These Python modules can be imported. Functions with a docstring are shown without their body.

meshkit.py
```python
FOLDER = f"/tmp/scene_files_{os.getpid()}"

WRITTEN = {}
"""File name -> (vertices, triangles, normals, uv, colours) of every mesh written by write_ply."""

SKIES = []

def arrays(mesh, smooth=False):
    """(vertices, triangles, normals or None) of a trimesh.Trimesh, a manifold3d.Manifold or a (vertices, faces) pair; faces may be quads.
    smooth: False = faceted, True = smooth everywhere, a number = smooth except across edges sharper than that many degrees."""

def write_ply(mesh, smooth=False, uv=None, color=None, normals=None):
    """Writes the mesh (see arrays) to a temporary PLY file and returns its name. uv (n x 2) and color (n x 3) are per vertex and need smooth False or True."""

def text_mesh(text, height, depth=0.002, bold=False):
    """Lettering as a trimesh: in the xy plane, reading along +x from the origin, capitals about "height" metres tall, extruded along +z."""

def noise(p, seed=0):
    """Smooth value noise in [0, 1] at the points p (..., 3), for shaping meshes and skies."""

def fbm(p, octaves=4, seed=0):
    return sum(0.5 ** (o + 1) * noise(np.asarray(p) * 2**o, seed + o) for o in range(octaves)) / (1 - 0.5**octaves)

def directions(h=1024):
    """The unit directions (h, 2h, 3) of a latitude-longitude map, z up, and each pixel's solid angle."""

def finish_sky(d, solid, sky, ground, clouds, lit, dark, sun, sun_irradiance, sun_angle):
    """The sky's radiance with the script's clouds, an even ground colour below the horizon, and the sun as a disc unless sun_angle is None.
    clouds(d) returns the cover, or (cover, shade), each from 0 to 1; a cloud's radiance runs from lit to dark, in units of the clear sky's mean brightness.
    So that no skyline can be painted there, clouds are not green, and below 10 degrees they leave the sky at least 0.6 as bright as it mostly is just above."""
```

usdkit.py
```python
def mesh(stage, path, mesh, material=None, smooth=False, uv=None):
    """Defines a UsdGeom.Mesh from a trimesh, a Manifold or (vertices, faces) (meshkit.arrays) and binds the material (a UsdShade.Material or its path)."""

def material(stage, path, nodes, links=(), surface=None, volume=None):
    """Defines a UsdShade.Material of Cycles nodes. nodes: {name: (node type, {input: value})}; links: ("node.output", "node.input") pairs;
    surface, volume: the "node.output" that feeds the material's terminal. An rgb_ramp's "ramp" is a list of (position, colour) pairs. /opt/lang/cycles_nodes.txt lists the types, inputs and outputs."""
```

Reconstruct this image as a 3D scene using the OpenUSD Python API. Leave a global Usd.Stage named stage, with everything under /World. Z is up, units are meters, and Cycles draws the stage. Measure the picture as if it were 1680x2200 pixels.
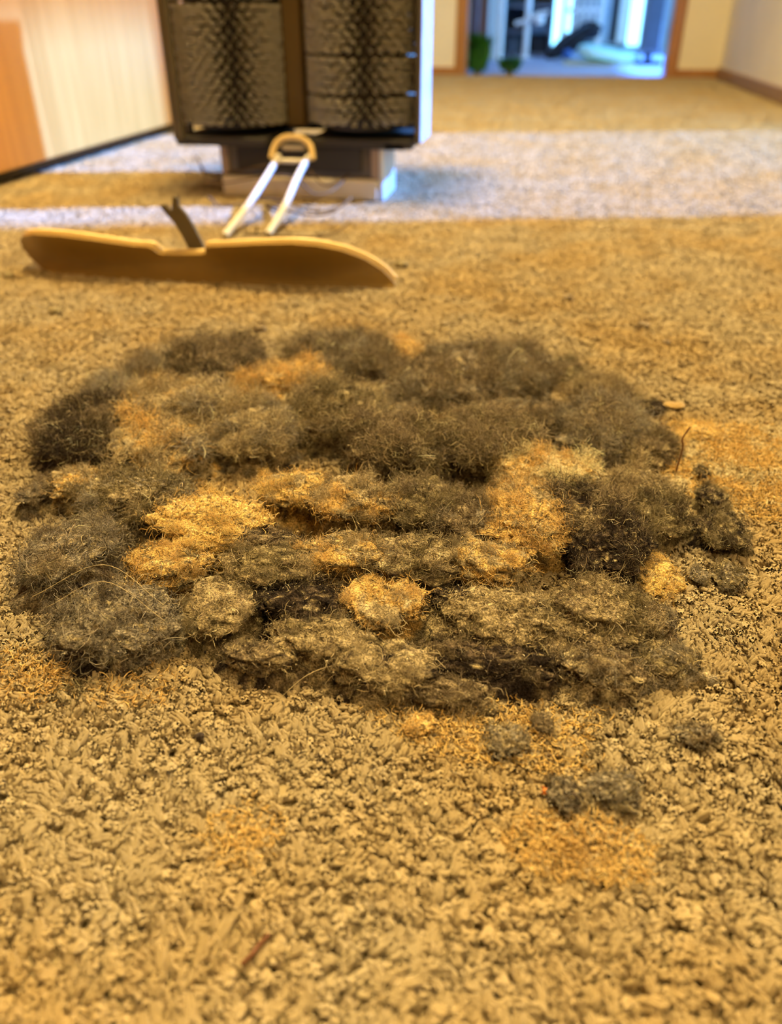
import math
import numpy as np, trimesh, usdkit
from meshkit import fbm, noise
from shapely.geometry import Polygon
from pxr import Gf, Sdf, Usd, UsdGeom, UsdLux, UsdShade, Vt

# World frame = the room's own axes: x to the right wall, y into the depth, z up, metres; carpet top at z = 0.
stage = Usd.Stage.CreateInMemory()
UsdGeom.SetStageUpAxis(stage, 'Z')
UsdGeom.SetStageMetersPerUnit(stage, 1.0)
UsdGeom.Xform.Define(stage, '/World')

# ------------------------------------------------------------------ camera (phone held 28 cm above the carpet)
FOCAL_PX, CAM_H = 1720.0, 0.28
PITCH, YAW = math.degrees(math.atan(1070 / FOCAL_PX)), 9.7
cam = UsdGeom.Camera.Define(stage, '/World/camera')
cam.AddTranslateOp().Set((0, 0, CAM_H))
cam.AddRotateZOp().Set(YAW)
cam.AddRotateXOp().Set(90 - PITCH)
cam.CreateHorizontalApertureAttr(36.0)
cam.CreateFocalLengthAttr(36.0 * FOCAL_PX / 1680)
cam.CreateFStopAttr(7.0)
cam.CreateFocusDistanceAttr(0.44)
cam.CreateClippingRangeAttr((0.02, 1000))
cam.CreateExposureAttr(1.62)

# ------------------------------------------------------------------ light: sky and sun through the sliding door, a warm ceiling lamp, an added fill near the phone, daylight in the far room
def light(kind, name, color, intensity, at=None, rot=None, **attrs):
    l = getattr(UsdLux, kind).Define(stage, '/World/' + name)
    l.CreateColorAttr(Gf.Vec3f(*color))
    l.CreateIntensityAttr(intensity)
    if kind == 'DistantLight':
        l.CreateNormalizeAttr(True)
    for k, v in attrs.items():
        getattr(l, 'Create%sAttr' % k)(v)
    if at is not None:
        l.AddTranslateOp().Set(at)
    if rot is not None:
        l.AddRotateXYZOp().Set(rot)
    return l

light('DomeLight', 'sky', (0.22, 0.62, 1.0), 0.65)
SUN_DIR = np.array([-0.963, -0.225, -0.95])            # the way the sunlight travels
sun = light('DistantLight', 'sun', (0.10, 0.325, 1.08), 2.85, Angle=2.0)
_d = SUN_DIR / np.linalg.norm(SUN_DIR)
_q = Gf.Rotation(Gf.Vec3d(0, 0, -1), Gf.Vec3d(*_d)).GetQuat()
sun.AddOrientOp().Set(Gf.Quatf(_q))
light('DiskLight', 'ceiling_light', (1.0, 0.72, 0.26), 97.0, (-0.45, 1.45, 2.38), Radius=0.26)
light('DiskLight', 'added_fill_near', (1.0, 0.72, 0.28), 12.0, (0.25, -0.35, 2.38), Radius=0.26)  # added fill above the phone, brightens the front of the machine
light('RectLight', 'far_room_daylight', (0.20, 0.45, 1.0), 0.42, (2.35, 6.9, 1.3), (0, 90, 0), Width=2.0, Height=2.6)

# ------------------------------------------------------------------ helpers
_names = {}
def numbered(path):
    k = _names.get(path, 0)
    _names[path] = k + 1
    return path if k == 0 else '%s_%03d' % (path, k)

def pathof(parent):
    return '/World' if parent is None else str(parent.GetPath())

def obj(name, mesh, m, parent=None, smooth=30, label=None, cat=None, group=None, kind=None):
    p = usdkit.mesh(stage, numbered(pathof(parent) + '/' + name), mesh, m, smooth).GetPrim()
    return tag(p, label, cat, group, kind)

def tag(p, label=None, cat=None, group=None, kind=None):
    for k, v in (('label', label), ('category', cat), ('group', group), ('kind', kind)):
        if v:
            p.SetCustomDataByKey(k, v)
    return p

def thing(name, label, cat, loc=(0, 0, 0), rotz=0, group=None, kind=None, parent=None):
    x = UsdGeom.Xform.Define(stage, numbered(pathof(parent) + '/' + name))
    x.AddTranslateOp().Set(tuple(map(float, loc)))
    if rotz:
        x.AddRotateZOp().Set(rotz)
    return tag(x.GetPrim(), label, cat, group, kind)

def cat_(*ms):
    return trimesh.util.concatenate([m for m in ms])

def box(x0, x1, y0, y1, z0, z1, r=0.0):
    """A box with chamfered edges."""
    s = np.array([x1 - x0, y1 - y0, z1 - z0])
    c = np.array([x0 + x1, y0 + y1, z0 + z1]) / 2
    if r <= 0:
        m = trimesh.creation.box(s)
    else:
        r = min(r, s.min() * 0.45)
        pts = []
        for sx in (-1, 1):
            for sy in (-1, 1):
                for sz in (-1, 1):
                    for a in range(3):
                        q = np.array([sx, sy, sz]) * (s / 2 - r)
                        q[a] += (sx, sy, sz)[a] * r
                        pts.append(q)
        m = trimesh.Trimesh(pts).convex_hull
    m.apply_translation(c)
    return m

def tube(path, rad, sides=8):
    p = np.asarray(path, float)
    rad = np.broadcast_to(np.asarray(rad, float), (len(p),))
    t = np.gradient(p, axis=0)
    t /= np.linalg.norm(t, axis=1, keepdims=True) + 1e-12
    a = np.cross(t, np.where(np.abs(t[:, 2:]) < 0.9, [0, 0, 1.0], [1.0, 0, 0]))
    a /= np.linalg.norm(a, axis=1, keepdims=True) + 1e-12
    b = np.cross(t, a)
    ang = np.arange(sides) * 2 * np.pi / sides
    v = p[:, None] + rad[:, None, None] * (np.cos(ang)[None, :, None] * a[:, None] + np.sin(ang)[None, :, None] * b[:, None])
    n = len(p)
    i, j = np.meshgrid(np.arange(n - 1), np.arange(sides), indexing='ij')
    q = np.stack([i * sides + j, i * sides + (j + 1) % sides, (i + 1) * sides + (j + 1) % sides, (i + 1) * sides + j], -1).reshape(-1, 4)
    f = np.vstack([q[:, [0, 2, 1]], q[:, [0, 3, 2]]])
    c0, c1 = n * sides, n * sides + 1
    k = np.arange(sides)
    f = np.vstack([f, np.stack([np.full(sides, c0), k, (k + 1) % sides], 1), np.stack([np.full(sides, c1), (n - 1) * sides + (k + 1) % sides, (n - 1) * sides + k], 1)])
    m = trimesh.Trimesh(np.vstack([v.reshape(-1, 3), p[:1], p[-1:]]), f, process=False)
    m.fix_normals() if len(f) < 400 else None
    return m

def curve(pts, n=16):
    """A smooth line through the points (Catmull-Rom)."""
    p = np.asarray(pts, float)
    p = np.vstack([2 * p[0] - p[1], p, 2 * p[-1] - p[-2]])
    out = []
    for i in range(1, len(p) - 2):
        for t in np.linspace(0, 1, n, endpoint=False):
            out.append(0.5 * (2 * p[i] + (p[i + 1] - p[i - 1]) * t + (2 * p[i - 1] - 5 * p[i] + 4 * p[i + 1] - p[i + 2]) * t * t + (3 * p[i] - p[i - 1] - 3 * p[i + 1] + p[i + 2]) * t ** 3))
    return np.array(out + [p[-2]])

def strands(P, rad, sides=3):
    """Many polylines P (n, k, 3) as thin tubes in one mesh; rad (n,) or (n, k)."""
    P = np.asarray(P, float)
    n, k, _ = P.shape
    rad = np.broadcast_to(np.asarray(rad, float).reshape(n, -1), (n, k))
    t = np.gradient(P, axis=1)
    t /= np.linalg.norm(t, axis=2, keepdims=True) + 1e-12
    ref = np.where(np.abs(t[..., 2:]) < 0.8, [0, 0, 1.0], [1.0, 0, 0])
    a = np.cross(t, ref)
    a /= np.linalg.norm(a, axis=2, keepdims=True) + 1e-12
    b = np.cross(t, a)
    ang = np.arange(sides) * 2 * np.pi / sides
    v = P[:, :, None] + rad[:, :, None, None] * (np.cos(ang)[None, None, :, None] * a[:, :, None] + np.sin(ang)[None, None, :, None] * b[:, :, None])
    i, j = np.meshgrid(np.arange(k - 1), np.arange(sides), indexing='ij')
    q = np.stack([i * sides + j, i * sides + (j + 1) % sides, (i + 1) * sides + (j + 1) % sides, (i + 1) * sides + j], -1).reshape(-1, 4)
    q = (q[None] + (np.arange(n) * k * sides)[:, None, None]).reshape(-1, 4)
    f = np.vstack([q[:, [0, 2, 1]], q[:, [0, 3, 2]]])
    return v.reshape(-1, 3), f

def extrude(poly, depth):
    return trimesh.creation.extrude_polygon(poly, depth, engine='earcut')

# ------------------------------------------------------------------ materials
def mat(name, nodes, links=(), surface='p.BSDF'):
    return usdkit.material(stage, '/World/Looks/' + name, nodes, links, surface=surface)

def plain(name, color, rough=0.5, metallic=0.0, spec=0.5, var=0.12, scale=30.0, **kw):
    """A principled surface with a faint mottling of its own colour and a fine bump."""
    c = np.array(color)
    return mat(name, {
        'g': ('geometry', {}), 'n': ('noise_texture', {'scale': scale, 'detail': 4.0}),
        'r': ('rgb_ramp', {'ramp': [(0.3, tuple(c * (1 - var))), (0.7, tuple(np.minimum(c * (1 + var), 1)))]}),
        'b': ('bump', {'strength': 0.08, 'distance': 0.002}),
        'p': ('principled_bsdf', {'roughness': rough, 'metallic': metallic, 'specular_ior_level': spec, **kw})},
        [('g.position', 'n.vector'), ('n.fac', 'r.fac'), ('r.color', 'p.base_color'), ('n.fac', 'b.height'), ('b.normal', 'p.normal')])

def fibre_mat(name, stops, world=None, world_scale=9.0):
    """Matte fibre: each strand takes its own tone from the ramp; broad patches of a second tone in world space."""
    nodes = {'g': ('geometry', {}), 'r': ('rgb_ramp', {'ramp': stops}),
             'p': ('principled_bsdf', {'roughness': 1.0, 'specular_ior_level': 0.1, 'diffuse_roughness': 1.0})}
    links = [('g.random_per_island', 'r.fac')]
    out = 'r.color'
    if world is not None:
        nodes['n'] = ('noise_texture', {'scale': world_scale, 'detail': 3.0, 'roughness': 0.6})
        nodes['f'] = ('map_range', {'from_min': 0.42, 'from_max': 0.62, 'to_min': 0.0, 'to_max': 1.0, 'clamp': True})
        nodes['m'] = ('mix', {'mix_type': 'multiply', 'color2': world})
        links += [('g.position', 'n.vector'), ('n.fac', 'f.value'), ('f.result', 'm.fac'), (out, 'm.color1')]
        out = 'm.color'
    return mat(name, nodes, links + [(out, 'p.base_color')])

def wood(name, light_c, dark_c, scale=(60, 60, 4), rough=0.35, coat=0.3):
    return mat(name, {
        'g': ('geometry', {}), 'm': ('mapping', {'scale': scale}),
        'n': ('noise_texture', {'scale': 1.0, 'detail': 5.0, 'roughness': 0.6, 'distortion': 0.6}),
        'r': ('rgb_ramp', {'ramp': [(0.3, dark_c), (0.65, light_c)]}),
        'p': ('principled_bsdf', {'roughness': rough, 'coat_weight': coat, 'coat_roughness': 0.25})},
        [('g.position', 'm.vector'), ('m.vector', 'n.vector'), ('n.fac', 'r.fac'), ('r.color', 'p.base_color')])

M = {}
M['yarn'] = fibre_mat('carpet_yarn', [(0, (.42, .345, .235)), (.5, (.54, .45, .32)), (1, (.66, .56, .41))], (1.0, .90, .70), 7.0)
M['backing'] = plain('carpet_backing', (.30, .235, .14), 1.0, spec=0.0)
FIB = {
    'grey': [(0, (.11, .095, .085)), (.6, (.28, .25, .215)), (1, (.56, .50, .43))],
    'brown': [(0, (.07, .052, .036)), (.6, (.215, .168, .118)), (1, (.47, .385, .28))],
    'dark': [(0, (.012, .009, .010)), (.7, (.050, .038, .036)), (1, (.26, .20, .16))],
    'ochre': [(0, (.44, .28, .10)), (.5, (.70, .48, .19)), (1, (.86, .66, .34))],
    'tan': [(0, (.15, .115, .07)), (.5, (.38, .31, .20)), (1, (.70, .59, .41))],
    'olive': [(0, (.075, .06, .034)), (.6, (.22, .18, .11)), (1, (.48, .41, .27))],
    'gold': [(0, (.54, .36, .13)), (.5, (.79, .57, .23)), (1, (.92, .74, .39))],
    'cream': [(0, (.50, .41, .24)), (.5, (.78, .67, .44)), (1, (.92, .84, .64))],
}
for k in ('brown', 'dark', 'olive', 'tan'):
    M[k] = plain('crumb_' + k, FIB[k][1][1], 1.0, spec=.1, var=.5, scale=300)
M['wall_cream'] = plain('painted_wall_cream', (.80, .72, .56), 0.8, var=.03, scale=6)
M['wall_white'] = plain('painted_wall_white', (.82, .78, .75), 0.8, var=.03, scale=6)
M['low_bounce_wall'] = wood('dark_wall_for_low_bounce', (.16, .09, .045), (.10, .055, .025), (14, 14, 1.2), .6, 0)  # dark finish given to the unseen walls to lower the bounced light
M['ceiling'] = plain('ceiling_paint', (.50, .47, .42), 0.9, var=.03)
M['oak'] = wood('oak_trim', (.42, .19, .055), (.30, .12, .03))
M['brown_trim'] = wood('brown_baseboard', (.30, .17, .10), (.22, .12, .07), (4, 60, 60))
M['cabinet'] = wood('orange_wood_panel', (.56, .27, .07), (.42, .19, .042), (30, 30, 1.6), 0.32, 0.4)
M['toe'] = plain('black_toe_kick', (.006, .006, .008), 0.12, var=.1)
M['plate'] = plain('grey_metal_plate', (.065, .052, .028), 0.45, metallic=.2)
M['pale_plate'] = plain('pale_grey_side', (.46, .46, .46), 0.45)
M['bristle'] = fibre_mat('grey_bristles', [(0, (.48, .45, .38)), (.5, (.68, .65, .57)), (1, (.85, .82, .74))])
M['core'] = plain('black_roller_core', (.018, .014, .010), 0.7)
M['tan_plastic'] = plain('tan_plastic', (.11, .066, .016), 0.45, var=.06)
M['panel_dark'] = plain('dark_brown_panel', (.075, .058, .042), 0.3, var=.2)
M['post_brown'] = plain('brown_post', (.24, .17, .12), 0.5)
M['plinth'] = plain('beige_plinth', (.48, .41, .31), 0.25, var=.06)
M['chrome'] = plain('satin_steel', (.52, .47, .40), 0.45, metallic=.3, var=.04)
M['wire'] = plain('brown_wire', (.09, .06, .035), 0.8, spec=.1)
M['tray'] = plain('tan_body_shade_tone', (.19, .11, .022), 0.42, var=.04, scale=60)  # darkened so the colour carries the shade on the hollow face
M['tray_rim'] = plain('beige_rim_lit_tone', (.60, .43, .18), 0.38, var=.03, scale=60)  # paler so the colour carries the light along the tray's top edge
M['hook'] = plain('dark_olive_plastic', (.085, .062, .03), 0.5)
M['twig'] = plain('red_brown_twig', (.13, .045, .015), 0.7, scale=400)
M['flake'] = plain('yellow_flake', (.27, .175, .06), 0.9, scale=300)
M['orange_bit'] = plain('orange_crumb', (.75, .22, .04), 0.7, scale=400)
M['far_floor'] = plain('pale_grey_floor', (.33, .35, .50), 0.75, var=.08, scale=4)
M['mauve'] = plain('mauve_curtain', (.34, .26, .31), 0.9, scale=14)
M['dark_wood'] = wood('dark_brown_post', (.10, .05, .045), (.06, .03, .03))
M['white_cloth'] = plain('white_cloth', (.85, .87, .88), 0.9, var=.04)
M['pale_cyan'] = plain('pale_cyan_cloth', (.42, .80, .88), 0.9, var=.05)
M['navy'] = plain('navy_fabric', (.05, .07, .10), 0.8)
M['slate'] = plain('slate_blue_paint', (.10, .13, .19), 0.5)
M['steel_white'] = plain('white_enamel', (.72, .75, .80), 0.3, var=.03)
M['cream_paint'] = plain('cream_paint', (.66, .62, .56), 0.5)
M['grey_paint'] = plain('grey_paint', (.30, .32, .36), 0.6)
M['black_cloth'] = plain('black_cloth', (.008, .008, .012), 0.9)
M['blue_ball'] = plain('blue_rubber', (.02, .10, .40), 0.4)
M['straw'] = plain('straw_yellow', (.62, .52, .30), 0.8)
M['terracotta'] = plain('dark_pot', (.10, .07, .05), 0.6)
M['leaf'] = mat('green_leaf', {
    'g': ('geometry', {}), 'r': ('rgb_ramp', {'ramp': [(0, (.05, .22, .02)), (.6, (.12, .42, .04)), (1, (.26, .60, .09))]}),
    'p': ('principled_bsdf', {'roughness': .5}), 't': ('translucent_bsdf', {'color': (.08, .30, .03)}), 'x': ('mix_closure', {'fac': .3})},
    [('g.random_per_island', 'r.fac'), ('r.color', 'p.base_color'), ('p.BSDF', 'x.closure1'), ('t.BSDF', 'x.closure2')], 'x.closure')
M['glass'] = mat('window_glass', {
    't': ('transparent_bsdf', {'color': (.95, .97, .97)}), 's': ('glossy_bsdf', {'roughness': .02}), 'f': ('fresnel', {'IOR': 1.45}), 'g': ('geometry', {}), 'i': ('math', {'math_type': 'subtract', 'value1': 1.0}), 'k': ('math', {'math_type': 'multiply'}), 'x': ('mix_closure', {})},
    [('g.backfacing', 'i.value2'), ('f.fac', 'k.value1'), ('i.value', 'k.value2'), ('k.value', 'x.fac'), ('t.BSDF', 'x.closure1'), ('s.BSDF', 'x.closure2')], 'x.closure')
M['patio'] = plain('patio_concrete', (.45, .44, .42), 0.9)

# ------------------------------------------------------------------ the room
XR, YF, XL, YB, H = 0.87, 4.90, -2.4, -2.6, 2.42      # right wall, far wall, left wall, wall behind the phone, ceiling
DX0, DX1 = -0.43, 0.60                                # doorway in the far wall
S0, S1, SH = 1.52, 2.75, 2.25                         # sliding door in the right wall
S = dict(kind='structure')
floor = thing('floor', None, None, kind='structure')
obj('carpet_backing', box(XL, XR, YB, YF, -0.03, -0.0038), M['backing'], floor)
obj('ceiling', box(XL, XR, YB, YF, H, H + .05), M['ceiling'], **S)
obj('wall_far', cat_(box(XL, DX0 - .06, YF, YF + .11, -.03, H), box(DX1 + .06, XR + .1, YF, YF + .11, -.03, H), box(DX0 - .06, DX1 + .06, YF, YF + .11, 2.09, H)), M['wall_cream'], **S)
obj('wall_right', cat_(box(XR, XR + .1, YB, S0, -.03, H), box(XR, XR + .1, S1, YF, -.03, H), box(XR, XR + .1, S0, S1, SH, H), box(XR, XR + .1, S0, S1, -.03, -.005)), M['wall_white'], **S)
obj('wall_left', box(XL - .1, XL, YB, YF, -.03, H), M['low_bounce_wall'], **S)
obj('wall_behind', box(XL, XR, YB - .1, YB, -.03, H), M['low_bounce_wall'], **S)
dr = thing('door_1', None, None, kind='structure')     # the cased doorway
obj('jamb', box(DX0 - .06, DX0, YF - .018, YF + .12, -.005, 2.09, .006), M['oak'], dr)
obj('jamb', box(DX1, DX1 + .06, YF - .018, YF + .12, -.005, 2.09, .006), M['oak'], dr)
obj('head_casing', box(DX0 - .06, DX1 + .06, YF - .018, YF + .12, 2.09, 2.15, .006), M['oak'], dr)
obj('baseboard_far', cat_(box(XL, DX0 - .06, YF - .012, YF, -.005, .038, .004), box(DX1 + .06, XR, YF - .012, YF, -.005, .038, .004)), M['oak'], **S)
obj('baseboard_right', cat_(box(XR - .014, XR, S1 + .05, YF - .013, -.005, .05, .004), box(XR - .014, XR, YB, S0 - .05, -.005, .05, .004)), M['brown_trim'], **S)
obj('baseboard_left', box(XL, XL + .014, YB, YF, -.005, .05, .004), M['brown_trim'], **S)
sd = thing('door_2', None, None, kind='structure')     # sliding glass door, beside the frame of the picture
obj('door_frame', cat_(box(XR + .02, XR + .08, S0, S0 + .05, 0, SH), box(XR + .02, XR + .08, S1 - .05, S1, 0, SH), box(XR + .02, XR + .08, S0, S1, SH - .05, SH)), M['steel_white'], sd)
obj('pane', box(XR + .047, XR + .053, S0 + .05, S1 - .05, 0, SH - .05), M['glass'], sd)
obj('patio', box(XR + .1, 8, -6, 12, -.12, -.06), M['patio'], **S)

# ------------------------------------------------------------------ carpet pile: tufts of twisted yarn in patches, laid over the whole floor
rng = np.random.default_rng(11)
PATCH, PITCH_T = 0.08, 0.08 / 25
lib = stage.CreateClassPrim('/World/library')
def library(name, mesh, m, smooth=False):
    UsdGeom.Xform.Define(stage, '/World/library/' + name)
    usdkit.mesh(stage, '/World/library/%s/fibre' % name, mesh, m, smooth)

def carpet_patch(seed):
    r = np.random.default_rng(seed)
    n = round(PATCH / PITCH_T)
    gx, gy = np.meshgrid(np.arange(n), np.arange(n))
    c = np.stack([gx.ravel(), gy.ravel()], 1) * PITCH_T + PITCH_T / 2 - PATCH / 2 + r.uniform(-.0016, .0016, (n * n, 2))
    per = 5                                            # strands in a tuft
    lean = np.stack([fbm(np.c_[(c + 7 * seed) * 70, np.zeros(len(c))], 2, 3 + k) - .5 for k in (0, 9)], 1) * 1.0 + r.normal(0, .30, (len(c), 2))
    lean *= np.clip((PATCH / 2 - np.abs(c).max(1)) / .010, .85, 1)[:, None]          # the nap stands upright at the patch's edge
    tall = r.uniform(.0052, .0078, len(c)) * (0.80 + .5 * fbm(np.c_[(c + 3 * seed) * 90, np.ones(len(c))], 2, 5))
    a0 = r.uniform(0, 2 * np.pi, len(c))
    s = np.linspace(0, 1, 5)
    P, R = [], []
    for k in range(per):
        a = a0[:, None] + k * 2 * np.pi / per + s[None] * 2.0
        rad = (.0007 + .0009 * s ** 1.5)[None] * r.uniform(.7, 1.25, (len(c), 1))
        bend = s ** 2
        x = c[:, :1] + lean[:, :1] * tall[:, None] * bend[None] * 1.2 + np.cos(a) * rad
        y = c[:, 1:] + lean[:, 1:] * tall[:, None] * bend[None] * 1.2 + np.sin(a) * rad
        z = -.0056 + tall[:, None] * (s[None] - .18 * s[None] ** 3 * r.uniform(.4, 1.6, (len(c), 1)))
        P.append(np.stack([x, y, z], 2))
        R.append(np.broadcast_to(np.array([.0010, .00112, .0012, .00118, .0008]), (len(c), 5)) * r.uniform(.8, 1.25, (len(c), 1)))
    return strands(np.vstack(P), np.vstack(R), 4)

N_PATCH = 4
for k in range(N_PATCH):
    library('carpet_patch_%s' % 'abcde'[k], carpet_patch(20 + k), M['yarn'], True)

def instancer(path, protos, pos, idx, quat=None, scale=None, label=None):
    pi = UsdGeom.PointInstancer.Define(stage, path)
    t = []
    for p in protos:
        q = stage.DefinePrim('%s/%s' % (path, p), 'Xform')
        q.GetReferences().AddInternalReference('/World/library/' + p)
        q.SetInstanceable(True)
        t.append(q.GetPath())
    pi.CreatePrototypesRel().SetTargets(t)
    pi.CreatePositionsAttr(Vt.Vec3fArray.FromNumpy(np.asarray(pos, np.float32)))
    pi.CreateProtoIndicesAttr(Vt.IntArray.FromNumpy(np.asarray(idx, np.int32)))
    if quat is not None:
        pi.CreateOrientationsAttr(Vt.QuathArray([Gf.Quath(float(w), float(x), float(y), float(z)) for x, y, z, w in quat]))
    if scale is not None:
        pi.CreateScalesAttr(Vt.Vec3fArray.FromNumpy(np.asarray(scale, np.float32)))
    return tag(pi.GetPrim(), label, kind='stuff')

gx, gy = np.meshgrid(np.arange(-1.04, XR - .02, PATCH), np.arange(-.04, YF - .03, PATCH))
pos = np.stack([gx.ravel(), gy.ravel(), np.zeros(gx.size)], 1)
ang = rng.integers(0, 4, len(pos)) * np.pi / 2
quat = np.stack([0 * ang, 0 * ang, np.sin(ang / 2), np.cos(ang / 2)], 1)
instancer(pathof(floor) + '/carpet_pile', ['carpet_patch_' + c for c in 'abcd'], pos, rng.integers(0, N_PATCH, len(pos)), quat, label='beige cut carpet pile with short twisted yarn ends')

# ------------------------------------------------------------------ wood cabinet on the left
cb = thing('cabinet', 'orange-brown wooden cabinet along the left side with a black toe kick', 'cabinet', (-1.0, 1.6, 0))
obj('side_panel', box(-.60, 0, -1.55, 1.45, .024, .90, .003), M['cabinet'], cb)
obj('toe_kick', box(-.56, -.022, -1.5, 1.42, -.005, .024), M['toe'], cb, label='glossy black recessed toe kick')
obj('countertop', box(-.63, .03, -1.58, 1.48, .90, .935, .004), M['plinth'], cb)

# ------------------------------------------------------------------ carpet brush machine standing on end
mc = thing('brush_machine', 'upright carpet brush machine with two vertical grey bristle rollers', 'machine', (-.412, 1.45, 0))
FY0, FY1, FZ0, FZ1 = 0.0, 0.28, .094, .60
obj('side_plate', cat_(box(-.213, -.195, -.022, -.008, FZ0, FZ1, .003), box(-.232, -.2275, .03, .11, FZ0, FZ1, .001), box(-.2285, -.205, .03, .034, FZ0, FZ1)), M['plate'], mc)
rp = obj('side_plate', box(.2045, .2125, -.006, .11, FZ0, FZ1, .002), M['plate'], mc)
obj('outer_cover', box(.2128, .2160, -.005, .11, FZ0 + .002, FZ1 - .002, .002), M['pale_plate'], rp, label='pale outer cover of the right side plate')
obj('rear_body', box(-.215, .17, .196, FY1, FZ0, FZ1, .01), M['plate'], mc)
obj('back_panel', box(-.231, .204, .176, .19, FZ0, FZ1), M['core'], mc)
obj('top_plate', box(-.232, .216, -.022, FY1, FZ1, FZ1 + .02, .003), M['plate'], mc)
obj('centre_bar', cat_(box(-.034, .002, .062, .075, .11, FZ1, .004), box(-.028, -.004, .075, .17, .11, FZ1)), M['tan_plastic'], mc, label='tan plastic bar between the two rollers')

def tuft_mesh(seed):
    r = np.random.default_rng(seed)
    n = 7
    a, q = r.uniform(0, 2 * np.pi, n), np.sqrt(r.uniform(0, 1, n))
    s = np.linspace(0, 1, 3)
    base = np.stack([q * np.cos(a), q * np.sin(a)], 1)
    P = np.zeros((n, 3, 3))
    for i, t in enumerate(s):
        P[:, i, :2] = base * (.0035 + .0026 * t)
        P[:, i, 2] = t * .024 * r.uniform(.9, 1.05, n)
    return strands(P, np.broadcast_to([.0013, .0015, .0013], (n, 3)), 4)

BOXF = np.array([(0, 1, 5), (0, 5, 4), (1, 2, 6), (1, 6, 5), (2, 3, 7), (2, 7, 6), (3, 0, 4), (3, 4, 7), (4, 5, 6), (4, 6, 7)])
TUFTS = [tuft_mesh(s) for s in (1, 2, 3)]
R_CORE, R_TIP = .0745, .0985
def roller(cx, seams, shift, seed):
    r = np.random.default_rng(seed)
    root = thing('brush_roller', None, None, (cx, .078, 0), parent=mc)
    core = trimesh.creation.cylinder(R_CORE, FZ1 - .112, sections=48)
    core.apply_translation((0, 0, (FZ1 + .112) / 2))
    obj('core', core, M['core'], root)
    rest_v, rest_f, nv, count = [], [], 0, 0
    rows, per = int((FZ1 - .12) / .0105), 31
    for j in range(rows):
        z = .121 + j * .0105 + shift
        if z > FZ1 - .01:
            continue
        z += sum(.006 for s in seams if z > s)
        for i in range(per):
            a = (i + .5 * (j % 2)) * 2 * np.pi / per
            v, f = TUFTS[r.integers(0, 3)]
            d = np.array([math.sin(a), -math.cos(a), 0])           # a = 0 faces the camera side
            tx = np.array([math.cos(a), math.sin(a), 0])
            w = (R_CORE - .001) * d + v[:, :1] * tx + v[:, 1:2] * [0, 0, 1.0] + v[:, 2:] * d + [0, 0, z]
            if math.cos(a + (.3 if cx > -.1 else .3)) > .15 and z < .33 and count < 150:
                obj('bristle_tuft', (w, f), M['bristle'], root, smooth=True)
                count += 1
            else:
                if z < .42 and d[1] < .3:
                    rest_v.append(w); rest_f.append(f + nv); nv += len(w)
                else:                                                # out of sight: a plain square tuft
                    pq = np.array([(-.004, -.004, 0), (.004, -.004, 0), (.004, .004, 0), (-.004, .004, 0), (-.005, -.005, .024), (.005, -.005, .024), (.005, .005, .024), (-.005, .005, .024)])
                    w = (R_CORE - .001) * d + pq[:, :1] * tx + pq[:, 1:2] * [0, 0, 1.0] + pq[:, 2:] * d + [0, 0, z]
                    rest_v.append(w); rest_f.append(BOXF + nv); nv += 8
    obj('bristles', (np.vstack(rest_v), np.vstack(rest_f)), M['bristle'], root, smooth=True, kind='stuff')
    return root
roller(-.128, (.290,), 0, 5)
roller(.104, (.214, .160), .004, 6)

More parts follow.
